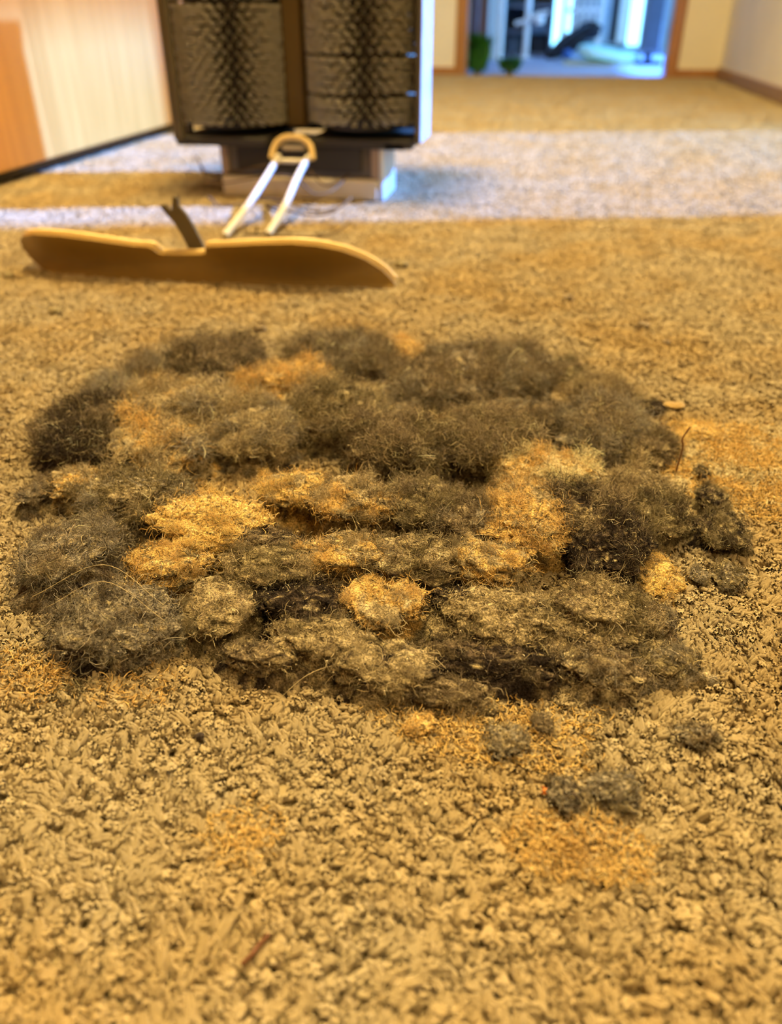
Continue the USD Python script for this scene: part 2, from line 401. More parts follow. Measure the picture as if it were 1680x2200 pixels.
hs = obj('motor_housing', box(-.142, .142, .012, .13, .036, .092, .003), M['panel_dark'], mc)
for x in (-.142, .128):
    obj('corner_post', box(x, x + .014, .006, .02, .036, .090, .002), M['post_brown'], hs)
obj('dark_window', box(-.112, .112, .0065, .013, .046, .086, .002), M['core'], hs)
obj('side_cover', box(.1425, .150, .004, .13, .0, .092, .002), M['pale_plate'], hs, label='pale right side of the motor housing')
obj('plinth', box(-.142, .142, .0, .13, .0, .036, .004), M['plinth'], mc, label='smooth beige plinth under the dark housing')
obj('base_flange', cat_(box(-.213, -.05, -.012, .17, .086, .1, .002), box(.02, .20, .0, .17, .085, .1, .002)), M['core'], mc)
obj('foot', cat_(box(.15, .188, .0, .03, .084, .096, .003)), M['core'], mc)
ring = tube(curve([(-.040, -.022, .070), (-.034, -.012, .090), (-.018, -.008, .101), (.010, -.008, .101), (.027, -.012, .090), (.033, -.022, .070)], 8), .0055, 8)
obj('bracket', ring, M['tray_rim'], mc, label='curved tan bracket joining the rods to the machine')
obj('cross_bar', box(-.034, .026, -.034, -.020, .064, .071, .002), M['chrome'], mc)
obj('upper_bar', box(-.024, .016, -.012, -.004, .082, .089, .002), M['chrome'], mc)
for x0, x1, ye in ((-.026, -.028, -.31), (.026, .031, -.29)):
    obj('rod', tube(curve([(x0, -.024, .074), (x0, -.10, .053), (x1, -.2, .026), (x1, ye, .006)], 6), .0055, 10), M['chrome'], mc, label='bright steel rod reaching forward to the carpet')
for i, (y, xl, xr) in enumerate(((.03 - .06, -.22, .09), (-.085, -.19, .088), (-.175, -.10, .122), (-.195, .03, .118), (-.30, .02, .145))):
    zc = max(.007, .074 + (y + .02) * .25)
    c = [(xl, y + .12 if xl < -.15 else y, zc * .5 + .016), (xl * .75, y + .05 if xl < -.15 else y, zc * .4 + .006), (0.0, y, zc * .9 + .002), (xr * .55, y, zc * .4 + .004), (xr * .85, y + .012, zc * .4 + .006), (xr, y + .05, zc * .4 + .016)]
    obj('wire_tine', tube(curve(c, 6), .0016, 6), M['wire'], mc)

# ------------------------------------------------------------------ beige collecting tray in front of the machine
TX = -.394
OUT = [(-.203, .0), (-.218, .003), (-.232, .010), (-.242, .019), (-.246, .028), (-.243, .037), (-.230, .0455), (-.207, .0510), (-.169, .0525), (-.135, .0505), (-.10, .0465), (-.075, .0435), (-.058, .0430), (-.054, .040), (-.050, .0345), (-.044, .0330), (.006, .0345), (.011, .037), (.014, .0455), (.022, .0470),
       (.05, .0495), (.085, .0530), (.122, .0555), (.150, .0535), (.178, .0465), (.203, .0345), (.223, .0205), (.236, .0075), (.238, .002), (.232, .0)]
def tray_shell():
    pts = np.array(OUT)
    poly = Polygon(pts)
    m = extrude(poly, .008)
    for _ in range(3):
        m = m.subdivide()
    v = np.array(m.vertices)
    x, z, t = v[:, 0], v[:, 1], v[:, 2]
    u = np.clip(z / .055, 0, 1)
    y = -.022 * u ** 1.2 + .010 + .012 * (1 - (2 * u - 1) ** 2) + np.where(x < 0, .030, .006) * np.abs(x / .24) ** 3      # hollow face, ends swept back
    return trimesh.Trimesh(np.stack([x, y + t, z], 1), np.array(m.faces), process=False)
tr = thing('collecting_tray', 'beige boat-shaped plastic tray with a notched rim lying on the carpet', 'tray', (TX, .918, 0), 2.2)
sh = tray_shell()
sh.fix_normals()
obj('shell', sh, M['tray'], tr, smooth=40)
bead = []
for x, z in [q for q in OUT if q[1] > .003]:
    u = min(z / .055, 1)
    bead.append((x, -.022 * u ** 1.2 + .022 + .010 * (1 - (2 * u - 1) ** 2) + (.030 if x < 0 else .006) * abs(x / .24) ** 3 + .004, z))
obj('rim', tube(curve(bead, 5), .0038, 8), M['tray_rim'], tr, label='rounded tray rim, paler to stand in for light on its edge')
px_ = np.linspace(-.21, .21, 25)
lo = np.array([(x, .030 + .030 * abs(x / .24) ** 3) for x in px_])
hi = np.array([(x, .075 - .02 * (x / .21) ** 2) for x in px_[::-1]])
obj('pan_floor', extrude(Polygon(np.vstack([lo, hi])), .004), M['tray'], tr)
cx_ = curve([(-.008, .026, .004), (-.006, .026, .030), (-.012, .027, .050), (-.022, .028, .070), (-.030, .029, .080)], 8)
hk = []
for i, p in enumerate(cx_):
    pass
w_ = .0095
t_ = np.gradient(cx_, axis=0); t_ /= np.linalg.norm(t_, axis=1, keepdims=True)
nrm = np.stack([t_[:, 2], 0 * t_[:, 0], -t_[:, 0]], 1)
L, Rr = cx_ - nrm * w_, cx_ + nrm * w_
outline = np.vstack([L[:, [0, 2]], [L[-1, [0, 2]] + [-.009, .012], L[-1, [0, 2]] + [-.003, .0135], (L[-1] * .55 + Rr[-1] * .45)[[0, 2]] + [-.001, .001], Rr[-1, [0, 2]] + [-.006, .0105], Rr[-1, [0, 2]] + [.0, .009]], Rr[::-1][:, [0, 2]]])
hm = extrude(Polygon(outline).buffer(0), .006)
v = np.array(hm.vertices)
hm = trimesh.Trimesh(np.stack([v[:, 0], .026 + v[:, 2], v[:, 1]], 1), hm.faces, process=False)
hm.fix_normals()
obj('hook', hm, M['hook'], tr, label='dark curved hook with a forked tip behind the notch')

# ------------------------------------------------------------------ far room seen through the doorway
obj('floor_far_room', box(-2.2, 2.5, YF + .0, 9.2, -.05, -.008), M['far_floor'], **S)
obj('wall_far_room_left', box(-2.3, -2.2, YF + .11, 9.2, -.05, H), M['wall_white'], **S)
obj('wall_far_room_right', cat_(box(2.5, 2.6, YF + .11, 5.6, -.05, H), box(2.5, 2.6, 8.2, 9.2, -.05, H), box(2.5, 2.6, 5.6, 8.2, 2.1, H)), M['wall_white'], **S)
obj('ceiling_far_room', box(-2.3, 2.6, YF + .11, 9.3, H, H + .05), M['ceiling'], **S)
WIN = [(-.62, -.36), (.0, .20), (.72, .86)]           # full-height panes in the far wall
xs = [-2.2] + [v for w in WIN for v in w] + [2.5]
obj('wall_far_room_back', cat_(*[box(xs[i], xs[i + 1], 9.2, 9.3, -.05, H) for i in range(0, len(xs), 2)], *[box(a, b, 9.2, 9.3, 2.1, H) for a, b in WIN], *[box(a, b, 9.2, 9.3, -.05, .02) for a, b in WIN]), M['grey_paint'], **S)
for i, (a, b) in enumerate(WIN):
    w = thing('window_%d' % (i + 1), None, None, kind='structure')
    obj('window_frame', cat_(box(a, a + .012, 9.21, 9.25, .02, 2.1), box(b - .012, b, 9.21, 9.25, .02, 2.1)), M['steel_white'], w)
    obj('pane', box(a + .012, b - .012, 9.225, 9.231, .02, 2.1), M['glass'], w)

def drape(x0, x1, y, z0, z1, amp, waves, m, name, label, cat, th=.006):
    n = 60
    x = np.linspace(x0, x1, n)
    yy = y + amp * np.sin(np.linspace(0, waves * 2 * np.pi, n))
    front = np.stack([x, yy - th / 2], 1)
    back = np.stack([x, yy + th / 2], 1)[::-1]
    g = extrude(Polygon(np.vstack([front, back])).buffer(0), z1 - z0)
    g.apply_translation((0, 0, z0))
    return obj(name, g, m, None, 40, label, cat)
drape(-.56, -.43, 5.66, .0, 2.1, .018, 4, M['mauve'], 'curtain', 'dusky mauve curtain at the left of the far room', 'curtain')
pb = thing('door_post', 'dark brown wooden post right of the mauve curtain', 'post', (-.398, 5.60, -.008))
obj('post_body', box(-.026, .026, -.026, .026, .02, 2.1, .004), M['dark_wood'], pb)
obj('post_base', box(-.034, .034, -.034, .034, 0, .02, .004), M['dark_wood'], pb)
drape(-.465, -.325, 6.62, -.005, 2.1, .022, 3, M['white_cloth'], 'curtain', 'bright white curtain beside the green plants in the far room', 'curtain')

def blades(n, h, spread, seed, width=.008, lean=(0, 0)):
    r = np.random.default_rng(seed)
    V, F, nv = [], [], 0
    s = np.linspace(0, 1, 6)
    for _ in range(n):
        a, hh = r.uniform(0, 2 * np.pi), h * r.uniform(.55, 1)
        sp = spread * r.uniform(.2, 1)
        d = np.array([math.cos(a), math.sin(a)])
        side = np.array([-d[1], d[0], 0])
        c = np.stack([d[0] * sp * s ** 1.8 + lean[0] * s, d[1] * sp * s ** 1.8 + lean[1] * s, hh * (s - .25 * s ** 3)], 1) + np.r_[r.uniform(-.045, .045, 2), 0]
        w = width * np.sin(np.pi * (.12 + .88 * s)) * r.uniform(.7, 1.2) + 1e-4
        up = np.array([0, 0, .0012])
        ring = np.stack([c - side * w[:, None], c - up, c + side * w[:, None], c + up], 1)
        V.append(ring.reshape(-1, 3))
        i, j = np.meshgrid(np.arange(5), np.arange(4), indexing='ij')
        q = np.stack([i * 4 + j, i * 4 + (j + 1) % 4, (i + 1) * 4 + (j + 1) % 4, (i + 1) * 4 + j], -1).reshape(-1, 4) + nv
        F.append(q); nv += 24
    q = np.vstack(F)
    return np.vstack(V), np.vstack([q[:, [0, 1, 2]], q[:, [0, 2, 3]]])

def pot(r0, r1, h):
    prof = [(0, 0), (r0, 0), (r1, h), (r1 * 1.08, h), (r1 * 1.08, h * 1.12), (r1 * .92, h * 1.12), (r1 * .9, h * .95), (0, h * .95)]
    return trimesh.creation.revolve(np.array(prof), sections=28)
for x, y, n, hh, sp, w, seed, lab in ((-.385, 5.13, 150, .25, .085, .020, 3, 'tall leafy green plant at the left inside the doorway'), (-.205, 5.12, 110, .085, .075, .016, 4, 'low spreading green plant right of the tall one')):
    t = thing('potted_plant', lab, 'plant', (x, y, -.008))
    obj('pot', pot(.022, .03, .03), M['terracotta'], t)
    for k in range(n // 10):
        v, f = blades(10, hh, sp, seed * 100 + k, w)
        obj('leaf_spray', (v + [0, 0, .022], f), M['leaf'], t, smooth=True)

# dark shelf unit with a white pedestal in front of it
sf = thing('shelf_unit', 'slate-blue open shelf unit behind the white pedestal in the far room', 'shelf', (-.18, 7.25, -.008))
for x in (-.19, .175):
    obj('side', box(x, x + .02, 0, .3, 0, 1.3, .002), M['slate'], sf)
for z in (.01, .16, .33, .6, .9, 1.28):
    obj('shelf', box(-.17, .175, 0, .3, z, z + .018, .002), M['slate'], sf)
obj('back', box(-.17, .175, .288, .3, .028, 1.28), M['navy'], sf)
for x, z, w, hh, m, lab in ((-.10, .028, .10, .11, 'navy', 'dark navy box on the bottom shelf, left of the pedestal'), (.10, .028, .11, .12, 'black_cloth', 'black box on the bottom shelf, right of the pedestal'), (.09, .178, .12, .13, 'slate', 'slate box on the second shelf, right of the pedestal')):
    t = thing('storage_box', lab, 'box', (-.18 + x, 7.33, z - .008))
    obj('box_body', box(-w / 2, w / 2, -.06, .12, 0, hh * .82, .004), M[m], t)
    obj('lid', box(-w / 2 - .003, w / 2 + .003, -.063, .123, hh * .82, hh, .004), M[m], t)
pd = thing('pedestal_stand', 'white pedestal stand with slanting arms in front of the slate shelf', 'stand', (-.175, 7.05, -.008))
obj('column', tube([(0, 0, .012), (0, 0, .2), (0, 0, .62)], .021, 16), M['steel_white'], pd)
obj('base', trimesh.creation.revolve(np.array([(0, 0), (.055, 0), (.055, .006), (.024, .016), (0, .016)]), sections=28), M['steel_white'], pd)
obj('arm', tube(curve([(-.09, -.02, .225), (0, -.02, .25), (.07, -.03, .285), (.15, -.03, .30)], 6), .014, 10), M['steel_white'], pd)
obj('cup', trimesh.creation.revolve(np.array([(0, 0), (.028, 0), (.042, .05), (.038, .05), (.024, .006), (0, .006)]), sections=24).apply_translation((.085, -.035, .225)), M['white_cloth'], pd)
obj('tray_top', box(-.12, .12, -.09, .09, .62, .64, .004), M['steel_white'], pd)

# cream slat-back chair, grey cabinet, speaker
ch = thing('slat_back_chair', 'cream wooden chair with an upright slatted back in the far room', 'chair', (.25, 8.05, -.008))
for x, y in ((-.15, -.15), (.15, -.15), (-.15, .15), (.15, .15)):
    obj('leg', box(x - .017, x + .017, y - .017, y + .017, 0, .44 if y < 0 else .9, .003), M['cream_paint'], ch)
obj('seat', box(-.18, .18, -.18, .18, .44, .465, .006), M['cream_paint'], ch)
for z in (.13, .30):
    obj('stretcher', box(-.133, .133, -.16, -.14, z, z + .03, .003), M['cream_paint'], ch)
for x in (-.08, -.027, .027, .08):
    obj('slat', box(x - .013, x + .013, -.157, -.145, .16, .44, .002), M['cream_paint'], ch)
for z in (.6, .84):
    obj('back_rail', box(-.133, .133, .14, .16, z, z + .05, .003), M['cream_paint'], ch)
cbn = thing('filing_cabinet', 'grey cabinet with a narrow dark gap right of the cream chair', 'cabinet', (.545, 8.5, -.008))
obj('carcass', box(-.12, .12, .02, .4, .05, 1.1, .003), M['grey_paint'], cbn)
obj('door', box(-.118, -.03, 0, .02, .07, 1.08, .003), M['grey_paint'], cbn)
obj('door', box(.035, .118, 0, .02, .07, 1.08, .003), M['cream_paint'], cbn)
obj('inner_panel', box(-.028, .033, .012, .02, .07, 1.08, .001), M['black_cloth'], cbn)
obj('plinth', box(-.11, .11, .03, .4, 0, .05), M['black_cloth'], cbn)
sp = thing('tower_speaker', 'tall narrow navy tower speaker on a low foot at the right of the far room', 'speaker', (.655, 6.25, -.008))
obj('body', box(-.058, .058, 0, .2, .07, .95, .006), M['slate'], sp)
obj('grille', box(-.048, .048, -.006, 0, .09, .93, .002), M['navy'], sp)
obj('neck', box(-.02, .02, .06, .12, .022, .07, .003), M['black_cloth'], sp)
obj('foot', box(-.085, .085, -.03, .2, 0, .022, .006), M['black_cloth'], sp)

def blob(c, r, seed, amp=.25, sub=4, rot=0.0, freq=2.0):
    m = trimesh.creation.icosphere(sub)
    v = np.array(m.vertices)
    v = v * (1 + amp * 2 * (fbm(v * freq + seed * 3.7, 3, seed) - .5))[:, None] * np.asarray(r)
    m = trimesh.Trimesh(v, m.faces, process=False)
    if rot:
        m.apply_transform(trimesh.transformations.rotation_matrix(rot, [0, 1, 0]))
    m.apply_translation(c)
    return m
bag = thing('duffel_bag', 'black slouching bag leaning diagonally behind the pale blue cushion', 'bag', (.15, 7.0, -.008))
obj('bag_body', blob((.0, 0, .105), (.185, .07, .065), 5, .2, rot=-.55), M['black_cloth'], bag)
obj('bag_top', blob((.13, .01, .185), (.085, .06, .06), 6, .2), M['black_cloth'], bag)
obj('strap', tube(curve([(-.12, -.06, .03), (-.05, -.09, .12), (.06, -.08, .20), (.12, -.04, .22)], 8), .006, 8), M['navy'], bag)
bl = thing('rubber_ball', 'small blue ball resting against the black bag in the far room', 'ball', (.135, 6.83, .028))
obj('ball_body', trimesh.creation.icosphere(3, .036), M['blue_ball'], bl)
obj('band', trimesh.creation.torus(.0355, .0018), M['navy'], bl)
cu = thing('floor_cushion', 'pale blue-white floor cushion lying in front of the black bag', 'cushion', (.40, 6.45, -.008))
cm = trimesh.creation.icosphere(4)
v = np.array(cm.vertices)
v = np.sign(v) * np.abs(v) ** .62 * np.array([.205, .22, .048])
v[:, 2] += .052 + .028 * np.clip(-v[:, 0] / .2, -.4, 1) + .006 * (fbm(v * 14, 2, 3) - .5)
obj('cushion_body', trimesh.Trimesh(v, cm.faces, process=False), M['pale_cyan'], cu, smooth=True)
a_ = np.linspace(0, 2 * np.pi, 60)
e_ = np.stack([np.sign(np.cos(a_)) * np.abs(np.cos(a_)) ** .62 * .206, np.sign(np.sin(a_)) * np.abs(np.sin(a_)) ** .62 * .221, .052 + .028 * np.clip(-np.sign(np.cos(a_)) * np.abs(np.cos(a_)) ** .62 * 1.03, -.4, 1)], 1)
obj('piping', tube(e_, .004, 6), M['steel_white'], cu)
mt = thing('straw_mat', 'straw-coloured mat lying flat under the pale blue cushion', 'mat', (.27, 6.5, -.008))
obj('mat_body', box(-.16, .30, -.36, .3, 0, .005, .002), M['straw'], mt)
obj('fringe', strands(np.stack([np.stack([np.linspace(-.15, .29, 45), np.full(45, -.36), np.full(45, .003)], 1), np.stack([np.linspace(-.15, .29, 45) + .003, np.full(45, -.385), np.full(45, .002)], 1)], 1), np.full(45, .0018), 4), M['straw'], mt, kind='stuff')

# ------------------------------------------------------------------ the pile of lint: clumps of matted fibre, each a thing of its own
FIBRES_PER_M2 = 515000.0

def shade_pick(p, shades, r, seed, fine=.5, stray=.14):
    """A colour for each point: shades lie in patches a centimetre wide, with strays, and each fibre has its own tone."""
    names = list(shades)
    w = np.array([shades[k] for k in names], float); w /= w.sum()
    key = np.stack([fbm(p * 60 + 11 * j + seed, 2, 40 + j) for j in range(len(names))], 1) + .40 * w[None] + r.normal(0, .09 * fine * 2, (len(p), len(names)))
    sh = np.array(names, dtype=object)[np.argmax(key, 1)]
    st = r.random(len(p)) < stray
    sh[st] = r.choice(['tan', 'brown', 'dark', 'cream', 'olive'], st.sum(), p=[.30, .26, .18, .12, .14])
    u = np.clip(r.beta(1.6, 1.6, len(p)), 0, 1)
    col = np.zeros((len(p), 3))
    for k in set(sh):
        i = sh == k
        at = [s[0] for s in FIB[k]]
        for c in range(3):
            col[i, c] = np.interp(u[i], at, [s[1][c] for s in FIB[k]])
    return col

def coloured(name, parent, v, f, col, smooth=True, kind=None, label=None):
    m = usdkit.mesh(stage, numbered(pathof(parent) + '/' + name), (v, f), M['core_lint' if 'matted' in name else 'lint'], smooth)
    UsdGeom.PrimvarsAPI(m).CreatePrimvar('tone', Sdf.ValueTypeNames.Color3fArray, 'vertex').Set(Vt.Vec3fArray.FromNumpy(np.asarray(col, np.float32)))
    return tag(m.GetPrim(), label, kind=kind)

M['lint'] = mat('lint_fibre', {
    'a': ('attribute', {'attribute': 'tone'}), 'p': ('principled_bsdf', {'roughness': 1.0, 'specular_ior_level': .15, 'diffuse_roughness': .6}),
    't': ('translucent_bsdf', {}), 'x': ('mix_closure', {'fac': .22})},
    [('a.color', 'p.base_color'), ('a.color', 't.color'), ('p.BSDF', 'x.closure1'), ('t.BSDF', 'x.closure2')], 'x.closure')

M['core_lint'] = mat('lint_core', {
    'a': ('attribute', {'attribute': 'tone'}), 'g': ('geometry', {}),
    'n': ('noise_texture', {'scale': 850.0, 'detail': 3.0, 'roughness': .7}), 'o': ('noise_texture', {'scale': 300.0, 'detail': 2.0, 'distortion': 1.5}),
    'r': ('rgb_ramp', {'ramp': [(.33, (.22, .19, .18)), (.5, (.80, .77, .73)), (.66, (1.6, 1.56, 1.46))]}),
    'm': ('mix', {'mix_type': 'multiply', 'fac': 1.0}), 'h': ('math', {'math_type': 'add'}), 'b': ('bump', {'strength': 1.0, 'distance': .0016}),
    'p': ('principled_bsdf', {'roughness': 1.0, 'specular_ior_level': .05, 'diffuse_roughness': 1.0})},
    [('g.position', 'n.vector'), ('g.position', 'o.vector'), ('n.fac', 'r.fac'), ('a.color', 'm.color1'), ('r.color', 'm.color2'), ('m.color', 'p.base_color'),
     ('n.fac', 'h.value1'), ('o.fac', 'h.value2'), ('h.value', 'b.height'), ('b.normal', 'p.normal')])

# loose fuzz: small balls of very fine fibre in each shade, set over the clumps as instances
for s_, key in enumerate(FIB):
    r = np.random.default_rng(100 + s_)
    n = 420
    q = r.normal(size=(n, 3)); q /= np.linalg.norm(q, axis=1, keepdims=True)
    q *= .80 * r.uniform(0, 1, (n, 1)) ** .5
    d = r.normal(size=(n, 3)); ax = r.normal(size=(n, 3))
    P = [q]
    for _ in range(4):
        d = d / np.linalg.norm(d, axis=1, keepdims=True)
        d = d + .5 * np.cross(ax, d) + r.normal(0, .15, (n, 3))
        d /= np.linalg.norm(d, axis=1, keepdims=True)
        P.append(P[-1] + d * .20 * r.uniform(.5, 1.4, (n, 1)))
    v, f = strands(np.stack(P, 1), r.uniform(.004, .009, n), 3)
    UsdGeom.Xform.Define(stage, '/World/library/fuzz_' + key)
    fm = usdkit.mesh(stage, '/World/library/fuzz_%s/fibre' % key, (v, f), M['lint'], True)
    UsdGeom.PrimvarsAPI(fm).CreatePrimvar('tone', Sdf.ValueTypeNames.Color3fArray, 'vertex').Set(Vt.Vec3fArray.FromNumpy(np.repeat(np.minimum(shade_pick(q, {key: 1}, r, s_, stray=.26) * 1.25, .95), 15, 0).astype(np.float32)))

def rand_quat(r, n):
    q = r.normal(size=(n, 4))
    return q / np.linalg.norm(q, axis=1, keepdims=True)

SUB = {3: trimesh.creation.icosphere(3), 4: trimesh.creation.icosphere(4)}
def lumps(u, rad, seed, amp):
    big = fbm(u * 1.5 + seed * 1.3, 3, seed) - .5
    small = fbm(u * 4.2 + seed * 2.1, 3, seed + 9) - .5
    return 1 + amp * (1.1 * big + .55 * small)

def lint(name, loc, rad, shades, fuzz, label, category='lint', seed=0, flat=0.0, density=1.0, amp=1.0, floor_z=.0, debris=False, core=True):
    r = np.random.default_rng(seed)
    rad = np.asarray(rad, float) * ([1.25, 1.25, .68] if name == 'fibre_tuft' else [1.10, 1.14, .75])
    fuzz = min(1.0, fuzz + (.12 if name == 'fibre_tuft' else .06))
    x, y, z = loc
    t = thing(name, label, category, (x, y, 0), kind='stuff' if debris else None)
    mean = float(np.sqrt(rad[0] * rad[1]))
    if core:
        m = SUB[4 if mean > .03 else 3]
        u = np.array(m.vertices)
        v = u * lumps(u, rad, seed, amp)[:, None] * rad * (.97 - .24 * fuzz)
        v += u * ((.0010 + .05 * mean) * (fbm(v * 260 + seed, 2, seed + 3) - .5) * 2)[:, None]
        v[:, 2] = np.maximum(v[:, 2] + z, floor_z + .001 - .004 * r.random(len(v)))
        coloured('matted_core', t, v, m.faces, shade_pick(v, shades, r, seed) * .85, True)
    area = np.pi * rad[0] * rad[1] + 3.0 * rad[2] * (rad[0] + rad[1])
    n = int(np.clip(FIBRES_PER_M2 * density * area * .42 * (1.15 if fuzz >= .7 else .95), 90, 2300))
    k = 4 if fuzz < .7 else 5
    u = r.normal(size=(n, 3)); u[:, 2] = np.abs(u[:, 2]) * .9 - .22 * r.random(n)
    u /= np.linalg.norm(u, axis=1, keepdims=True)
    p = u * lumps(u, rad, seed, amp)[:, None] * rad * (.97 - .24 * fuzz) * r.uniform(.92, 1.03 + .22 * fuzz, (n, 1)) + [0, 0, z]
    col = shade_pick(p, shades, r, seed)
    nrm = u / rad; nrm /= np.linalg.norm(nrm, axis=1, keepdims=True)
    d = r.normal(size=(n, 3))
    d -= nrm * (d * nrm).sum(1, keepdims=True)
    d /= np.linalg.norm(d, axis=1, keepdims=True)
    out = (.10 + 1.0 * fuzz) * r.random((n, 1)) ** 1.3
    d = d * (1 - .4 * out) + nrm * out * (1 - flat)
    length = np.clip((.0025 + .0015 * r.random(n) + .50 * mean * (.05 + fuzz) * r.random(n) ** 3.2), .0025, .028)
    step = (length / (k - 1))[:, None]
    ax = r.normal(size=(n, 3)); ax /= np.linalg.norm(ax, axis=1, keepdims=True)
    curl = r.uniform(.25, 1.25, (n, 1))
    P = [p]
    for _ in range(k - 1):
        d = d + curl * np.cross(ax, d) + r.normal(0, .16, (n, 3))
        rel = (P[-1] - [0, 0, z]) / (rad * 1.15)
        d -= .35 * nrm * (np.linalg.norm(rel, axis=1, keepdims=True) > 1.0 + .35 * fuzz)
        d /= np.linalg.norm(d, axis=1, keepdims=True)
        P.append(P[-1] + d * step)
    P = np.stack(P, 1)
    P[..., 2] = np.maximum(P[..., 2], floor_z + .0006 + .001 * r.random(P.shape[:2]))
    w = r.uniform(.00009, .00021, n)[:, None] * np.array([1, 1.1, .9, .4] if k == 4 else [1, 1.1, 1.1, .9, .4]) * (1.35 - .5 * fuzz)
    V, F = strands(P, w, 3)
    C = np.repeat(col, k * 3, 0)
    # grit: flecks of sand, skin and soil caught in the fibre
    g = int(n * .10)
    i = r.integers(0, n, g)
    c = P[i, r.integers(0, 3, g)]
    s = r.uniform(.00025, .0006, g)[:, None]
    e = r.normal(size=(g, 3)); e /= np.linalg.norm(e, axis=1, keepdims=True)
    gv, gf = strands(np.stack([c - e * s, c, c + e * s], 1), np.stack([.3 * s[:, 0], .8 * s[:, 0], .3 * s[:, 0]], 1), 4)
    gc = np.where(r.random((g, 1)) < .6, np.array([.78, .70, .56]) * r.uniform(.6, 1.1, (g, 1)), np.array([.03, .025, .03]))
    coloured('fibres', t, np.vstack([V, gv]), np.vstack([F, gf + len(V)]), np.vstack([C, np.repeat(gc, 12, 0)]), True, 'stuff')
    # soft fuzz over the top
    near = float(np.clip((y - .33) / .14, 0, 1))                    # the front of the pile is matted flat, the back stands up loose
    nf = int(np.clip((4 + 22 * fuzz) * (mean / .035) ** 1.4 * (.75 + .25 * near), 2, 34))
    u = r.normal(size=(nf, 3)); u[:, 2] = np.abs(u[:, 2]) * .8 - .1
    u /= np.linalg.norm(u, axis=1, keepdims=True)
    q = u * lumps(u, rad, seed, amp)[:, None] * rad * (.93 - .20 * fuzz) + [0, 0, z]
    sc = np.clip(mean * r.uniform(.22, .48, nf) * (.50 + .62 * fuzz) * (.60 + .40 * near), .0028, .015)
    q[:, 2] = np.maximum(q[:, 2], sc * .35)
    names = list(shades); w8 = np.array([shades[k_] for k_ in names], float)
    idx = r.choice(len(names), nf, p=w8 / w8.sum())
    instancer(pathof(t) + '/fuzz', ['fuzz_' + k_ for k_ in names], q, idx, rand_quat(r, nf), np.stack([sc * 1.2, sc * 1.2, sc * .8], 1))
    return t

